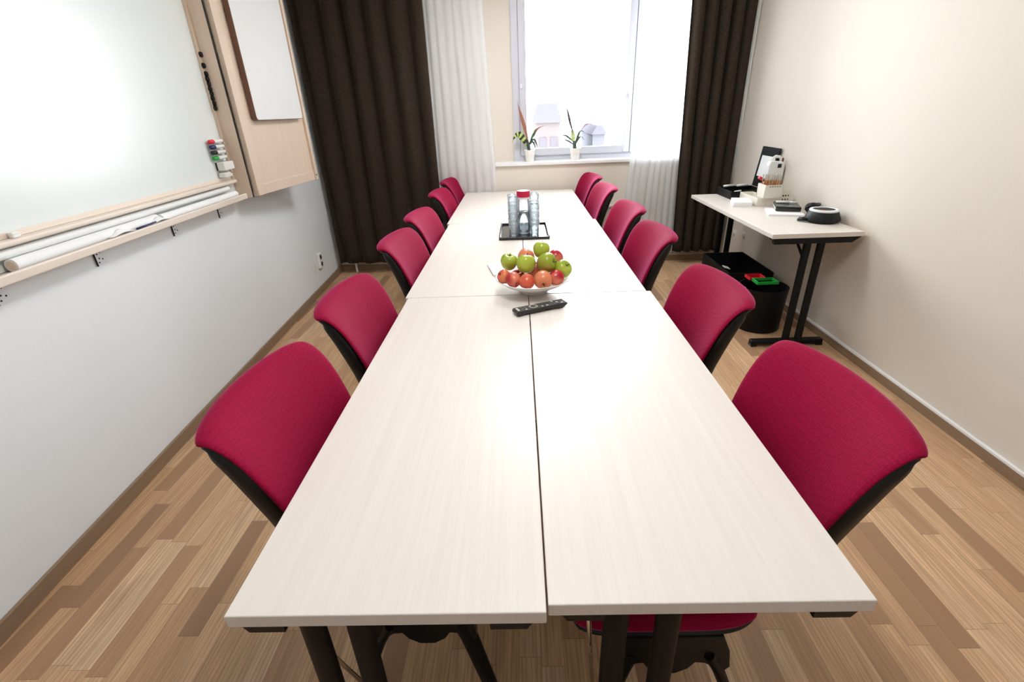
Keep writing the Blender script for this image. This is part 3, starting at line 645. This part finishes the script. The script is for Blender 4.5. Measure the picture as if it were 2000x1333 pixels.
# ---- apple positions are filled below
APPLES=[
 (-.077,1.452,.862,.036,AG[0],(.2,.1,0),'green apple at the left of the bowl, upper layer, beside the napkins'),
 (-.008,1.395,.868,.040,AG[0],(-.3,.1,0),'large green apple at the front centre of the upper layer'),
 (.076,1.402,.868,.041,AG[1],(.5,1.25,0),'large green apple with brownish blush, right of centre, stalk turned right'),
 (.060,1.500,.895,.036,AG[0],(-.5,.1,0),'green apple at the top back of the pile, its stalk hollow facing the camera'),
 (.140,1.398,.840,.037,AG[0],(.5,.7,0),'green apple at the right rim of the bowl'),
 (-.005,1.500,.868,.037,AR[2],(2.2,0,0),'peach-pink apple at the back left, behind the large green one'),
 (.116,1.490,.862,.034,AR[1],(.3,1.0,1),'pink and red apple at the back right of the pile'),
 (-.096,1.378,.822,.029,AR[0],(.4,-.9,0),'small salmon apple at the far left rim of the bowl'),
 (-.058,1.343,.819,.031,AR[1],(-1.2,.2,.6),'red and yellow apple at the left front, its stalk hollow facing down'),
 (-.006,1.328,.817,.031,AR[0],(2.6,.2,0),'small salmon apple at the front of the bowl, left of centre'),
 (.058,1.332,.822,.037,AR[2],(2.0,.0,0),'large peach apple at the front centre of the bowl'),
 (.110,1.352,.820,.032,AR[1],(1.4,.8,2.0),'pink and deep red apple at the right front of the bowl'),
 (-.042,1.425,.803,.031,AR[1],(.3,0,0),'dark red apple low in the bowl, between the left green apples'),
 (.030,1.452,.822,.036,AR[1],(0,0,0),'pink apple deep in the pile, glimpsed between the green ones'),
]
for a in APPLES: apple(*a)
# remote control
t=thing('remote_control','black remote control lying across the seam in front of the fruit bowl','remote control',(.040,1.212,TZ),math.radians(24))
m=MB(); m.prism([(-.105,.006),(-.098,.0),(-.06,.006),(.04,.008),(.085,.0),(.092,.004),(.108,.015),(.106,.020),(-.10,.020),(-.106,.014)],-.024,.024,'y'); m.build('housing',mat('remote_black',(.013,.013,.012),.3),t,bevel=.004)
m=MB(); m.lathe([(.010,0),(.018,0),(.018,.0018),(.010,.0018)],(-.028,0,.0200),28); m.build('navigation_ring',mat('remote_silver',(.35,.33,.26),.3,.8),t)
M_BTN=mat('remote_button',(.10,.10,.09),.5); M_BTNL=mat('remote_button_light',(.55,.55,.5),.5)
for i in range(5):
    for j in range(3):
        m=MB(); m.bb(.020+i*.0155,.029+i*.0155,-.017+j*.013,-.009+j*.013,.020,.0215,.0005); m.build('button',M_BTN if (i+j)%4 else M_BTNL,t)
for x,y in ((-.062,-.013),(-.062,0),(-.062,.013),(-.076,.010),(-.076,-.010),(.004,-.013),(.004,.012)):
    m=MB(); m.bb(x-.004,x+.004,y-.004,y+.004,.020,.0215,.0005); m.build('button',M_BTNL if y==-.013 else M_BTN,t)
m=MB(); m.bb(-.096,-.088,-.014,.014,.0198,.0204); m.build('end_strip',M_BTNL,t)

# ------------------------------------------------------------------ side table clutter
SX=.7403
# open black case
t=thing('black_case','black case standing open on the far end of the side table','case',(1.755,3.50,SX))
M_CASE=mat('case_black',(.004,.004,.0045),.6,Specular_IOR_Level=.25)
m=MB(); m.bb(-.145,.13,-.145,.135,0,.006); m.bb(-.145,-.139,-.145,.135,.006,.060); m.bb(.124,.13,-.145,.135,.006,.060); m.bb(-.139,.124,-.145,-.139,.006,.060); m.bb(-.139,.124,.129,.135,.006,.060); m.build('case_base',M_CASE,t,bevel=.002)
lidM=Matrix.Translation((.130,-.005,.062))@Matrix.Rotation(math.radians(7),4,'Y')
m=MB(); m.bb(0,.012,-.14,.14,0,.300,.003); lo=m.build('case_lid',M_CASE,t,M=lidM)
m=MB(); m.bb(-.004,.0,-.115,.10,.08,.235,.001); m.build('lid_pocket',M_PAPER,lo)
m=MB(); m.tube([(-.11,.10,.067),(-.02,.13,.067)],.009,12); m.tube([(.0,.11,.067),(.09,.12,.067)],.009,12); m.tube([(-.10,-.10,.050),(-.04,-.06,.050)],.009,12); m.build('white_tubes',M_PLW,t,smooth=True)
m=MB()
for k in range(4): m.tube([(.02+.02*k,-.10,.02),(.05+.02*k,-.02,.04),(.03+.02*k,.05,.03)],.008,10)
m.build('black_tools',M_BLACKP,t,smooth=True)
# organiser
M_ORG=mat('cream_organiser',(.82,.77,.66),.4)
t=thing('desk_organiser','cream plastic desk organiser with stepped compartments, full of pencils','organiser',(1.76,3.20,SX))
def tray5(x0,x1,y0,y1,z0,z1,th=.005):
    m=MB(); m.bb(x0,x1,y0,y1,z0,z0+th); m.bb(x0,x0+th,y0,y1,z0+th,z1); m.bb(x1-th,x1,y0,y1,z0+th,z1); m.bb(x0+th,x1-th,y0,y0+th,z0+th,z1); m.bb(x0+th,x1-th,y1-th,y1,z0+th,z1); return m
tray5(-.085,.015,-.145,.150,0,.058).build('low_tray',M_ORG,t,bevel=.002)
tray5(-.060,.065,-.175,-.060,.0585,.150).build('pencil_box',M_ORG,t,bevel=.002)
tray5(.016,.125,-.145,.050,0,.058).build('side_tray',M_ORG,t,bevel=.002)
m=MB(); 
for k in range(5): m.bb(-.030+k*.017,-.022+k*.017,-.1765,-.1745,.135,.140)
m.build('slot_marks',M_DARK,t)
m=MB(); m.prism([(-.02,0),(.165,0),(.165,.055),(.12,.120),(.02,.120),(-.02,.10)],-.150,-.146,'y'); 
sp=m.build('gable_panel',M_ORG,t,bevel=.001)
sp.matrix_local=Matrix.Translation((.0,-.002,.0)); 
m=MB()
for a in range(3):
    for b in range(2): m.bb(.085+a*.018,.092+a*.018,-.1520,-.1500,.040+b*.026,.050+b*.026)
m.build('gable_holes',M_DARK,sp)
M_PEN=mat('pencil_grey',(.55,.50,.45),.4); M_PENT=mat('pencil_wood',(.52,.20,.07),.5)
pn=None; pk=0
for a in range(7):
    for b in range(3):
        x=1.76-.046+a*.0155; y=3.20-.155+b*.030
        if pn is None:
            pn=thing('pencil','','pencil'); m=MB(); m.tube([(0,0,0),(0,0,.115)],.0042,8); m.build('barrel',M_PENT,pn); m=MB(); m.tube([(0,0,.115),(0,0,.150)],[.0044,.0040],8); m.build('tip',M_PEN,pn); o=pn
        else: o=copy_tree(pn)
        o.location=(x,y,SX+.0640); o.rotation_euler=(random.uniform(-.03,.03),random.uniform(-.04,.04),0)
        tag(o,'brown pencil with pale end standing packed in the cream organiser','pencil','pencils in the organiser')
# markers leaning
for (p,q,cm,lab) in (((1.715,3.175,.925),(1.775,3.19,.895),M_RED,'black marker with dark red cap, resting on top of the pencils'),((1.850,3.16,.925),(1.795,3.145,.905),M_GREEN,'green marker lying on top of the pencils')):
    t=thing('marker',lab,'marker',p); d=Vector(q)-Vector(p)
    m=MB(); m.tube([(0,0,0),d*.42],.011,14); m.build('cap',cm,t,autos=50)
    m=MB(); m.tube([d*.42,d*1.3],.0095,14); m.build('barrel',M_BLACKP if cm is M_RED else M_GREEN,t,autos=50)
# white upright caddy with handle
t=thing('white_caddy','white plastic caddy with rounded carrying handle, behind the pencils','caddy',(1.875,3.265,SX))
m=MB(); m.prism([(-.06,.060),(.055,.060),(.058,.24),(.045,.275),(-.045,.285),(-.058,.25)],0,.055,'y'); m.bb(-.055,.05,.002,.052,0,.062); m.build('body',M_WHITE,t,bevel=.006)
m=MB(); m.tube([(-.030,.028,.275),(-.028,.028,.300),(-.010,.028,.312),(.020,.028,.308),(.034,.028,.295),(.036,.028,.270)],.010,12); m.build('handle',M_WHITE,t,smooth=True)
m=MB(); m.bb(.005,.030,-.004,.0,.235,.262,.001); m.build('dark_catch',M_BLACKP,t)
m=MB(); m.bb(.036,.050,.015,.04,.270,.300,.003); m.build('brown_knob',mat('brown_plastic',(.20,.05,.02),.5),t)
# black stapler-ish item in the side tray
m=MB(); m.bb(-.03,.045,-.06,.05,0,.045,.01); m.box((.02,-.02,.055),(.035,.09,.02),Matrix.Rotation(.25,3,'X'),.006); o=m.build('black_stapler',M_BLACKP); o.location=(1.83,3.125,SX+.007); tag(o,'black stapler standing in the cream organiser beside the pencils','stapler')
# paper stack
m=MB()
for k in range(6): m.box((random.uniform(-.002,.002),random.uniform(-.002,.002),.003+k*.0052),(.125,.20,.005),Matrix.Rotation(random.uniform(-.015,.015),3,'Z'))
o=m.build('note_pad',M_PAPER); o.location=(1.607,3.155,SX); o.rotation_euler=(0,0,-.30); tag(o,'white stack of note paper before the cream organiser','paper stack')
m=MB(); m.box((0,0,.006),(.21,.215,.012),None,.001); o=m.build('paper_pad',M_PAPER); o.location=(1.745,2.80,SX); o.rotation_euler=(0,0,-.33); tag(o,'white paper pad lying under the flat black device','paper pad')
t=thing('network_switch','flat glossy black device resting on a white pad beside the organiser','electronic device',(1.795,2.875,SX+.0125),-.36)
m=MB(); m.box((0,0,.016),(.150,.205,.030),None,.006); m.build('housing',mat('gloss_black',(.008,.008,.009),.15),t)
m=MB(); m.bb(-.0765,-.0755,-.085,.085,.012,.018); m.build('light_strip',M_STEEL,t)
t=thing('white_pen','white pen lying across the flat black device','pen',(1.745,2.93,SX+.052))
m=MB(); m.tube([(0,0,0),(.075,-.03,0)],.0075,12); m.build('barrel',M_WHITE,t,smooth=True)
m=MB(); m.tube([(.075,-.03,0),(.125,-.05,.002)],[.006,.003],10); m.build('metal_tip',M_STEEL,t,smooth=True)
# cable coil
m=MB(); pts=[]
for i in range(150):
    a=i/149*2*PI*6; r=.034+.012*math.sin(i*.35); pts.append((r*math.cos(a),r*1.1*math.sin(a)*.7,.014+.045*abs(math.sin(a*.5+i*.02))))
m.tube(pts,.0065,8); o=m.build('cable_coil',M_BLACKP,smooth=True); o.location=(1.885,2.725,SX-.002); o.scale=(.95,1,1.15); tag(o,'tangled bundle of black cable between the flat device and the speakerphone','cable')
# speakerphone
t=thing('speakerphone','round black speakerphone with white top ring at the near end of the side table','speakerphone',(1.835,2.520,SX))
m=MB(); m.lathe([(0,0),(.080,0),(.096,.010),(.098,.022),(.082,.060),(.076,.066),(0,.066)],(0,0,0),48); m.build('body',mat('matte_black',(.007,.007,.0075),.5,Specular_IOR_Level=.3),t,autos=35)
m=MB(); m.lathe([(.060,.066),(.077,.062),(.080,.070),(.077,.076),(.062,.077),(.060,.074)],(0,0,0),48); m.build('white_ring',M_WHITE,t,smooth=True)
m=MB(); m.lathe([(0,.071),(.0605,.071),(.0605,.0665),(0,.0665)],(0,0,0),40); m.build('top_grille',M_BLACKP,t)
m=MB(); m.bb(-.010,.004,-.004,.004,.071,.0735,.001); m.build('red_button',M_RED,t)
m=MB(); m.tube([(-.085,.0,.012),(-.11,.01,.010),(-.13,.03,.008),(-.115,.055,.008),(-.08,.07,.010),(-.04,.10,.008)],.006,8); m.tube([(-.10,-.01,.016),(-.125,.005,.018),(-.12,.03,.02)],.008,8); m.build('cable',M_BLACKP,t,smooth=True)

# ------------------------------------------------------------------ under the side table
t=thing('storage_box','open black storage box on the floor under the side table','box',(1.685,3.235,0),-.02)
m=tray5(-.165,.165,-.285,.285,0,.275,.010); m.build('box_body',mat('black_card',(.004,.004,.0045),.6,Specular_IOR_Level=.25),t,bevel=.002)
m=MB(); m.bb(-.168,-.165,-.05,.05,.19,.225,.001); m.build('handle_hole',M_DARK,t)
m=MB(); m.box((-.11,-.09,.262),(.045,.06,.006),Matrix.Rotation(.3,3,'Y'),.001); m.build('paper_tag',M_CREAM,t)
t=thing('waste_bin','round black waste bin on the floor under the near end of the side table','waste bin',(1.610,2.610,0))
m=MB(); m.lathe([(0,0),(.132,0),(.140,.006),(.152,.29),(.154,.30),(.147,.30),(.134,.012),(0,.010)],(0,0,0),48); m.build('bin_body',mat('bin_black',(.002,.002,.0025),.5,Specular_IOR_Level=.25),t,autos=40)
def insert(name,mt,x0,x1,y0,y1,z):
    m=MB(); th=.006
    for a in ((x0,x1,y0,y0+th),(x0,x1,y1-th,y1),(x0,x0+th,y0+th,y1-th),(x1-th,x1,y0+th,y1-th)): m.bb(*a,z-.020,z)
    return m.build(name,mt,t,bevel=.002)
insert('red_insert',M_RED,-.085,.020,.035,.120,.345); insert('green_insert',M_GREEN,-.075,.065,-.060,.030,.345)
m=MB(); m.tube([(-.155+.028*math.cos(a)*.3-.004,-.075+.040*math.cos(a),.285+.030*math.sin(a)) for a in [2*PI*i/20 for i in range(20)]],.004,8,closed=True); m.build('bag_loop',mat('grey_bag',(.45,.32,.34),.4),t,smooth=True)

# ------------------------------------------------------------------ unseen fill panels, added at the ceiling to brighten the room
def emis(name,col,s):
    m=bpy.data.materials.new(name); m.use_nodes=True; nt=m.node_tree; nt.nodes.clear(); o=nt.nodes.new('ShaderNodeOutputMaterial'); e=nt.nodes.new('ShaderNodeEmission'); e.inputs[0].default_value=(*col,1); e.inputs[1].default_value=s; nt.links.new(e.outputs[0],o.inputs[0]); return m
M_FILL2=emis('fill_panel_glow_far',(.97,.985,1),FILL*1.25)
M_FILL=emis('fill_panel_glow',(.97,.985,1),FILL)
for y,lab in ((.55,'added square white fill panel above the camera half of the table'),(2.95,'added square white fill panel above the window half of the table')):
    t=thing('fill_panel',lab,'fill light',(.05,y,H))
    m=MB(); m.bb(-.31,.31,-.31,.31,-.05,0,.004); m.build('fill_housing',M_WHITE,t)
    m=MB(); m.bb(-.29,.29,-.29,.29,-.056,-.0502); m.build('fill_face',M_FILL if y<1 else M_FILL2,t)
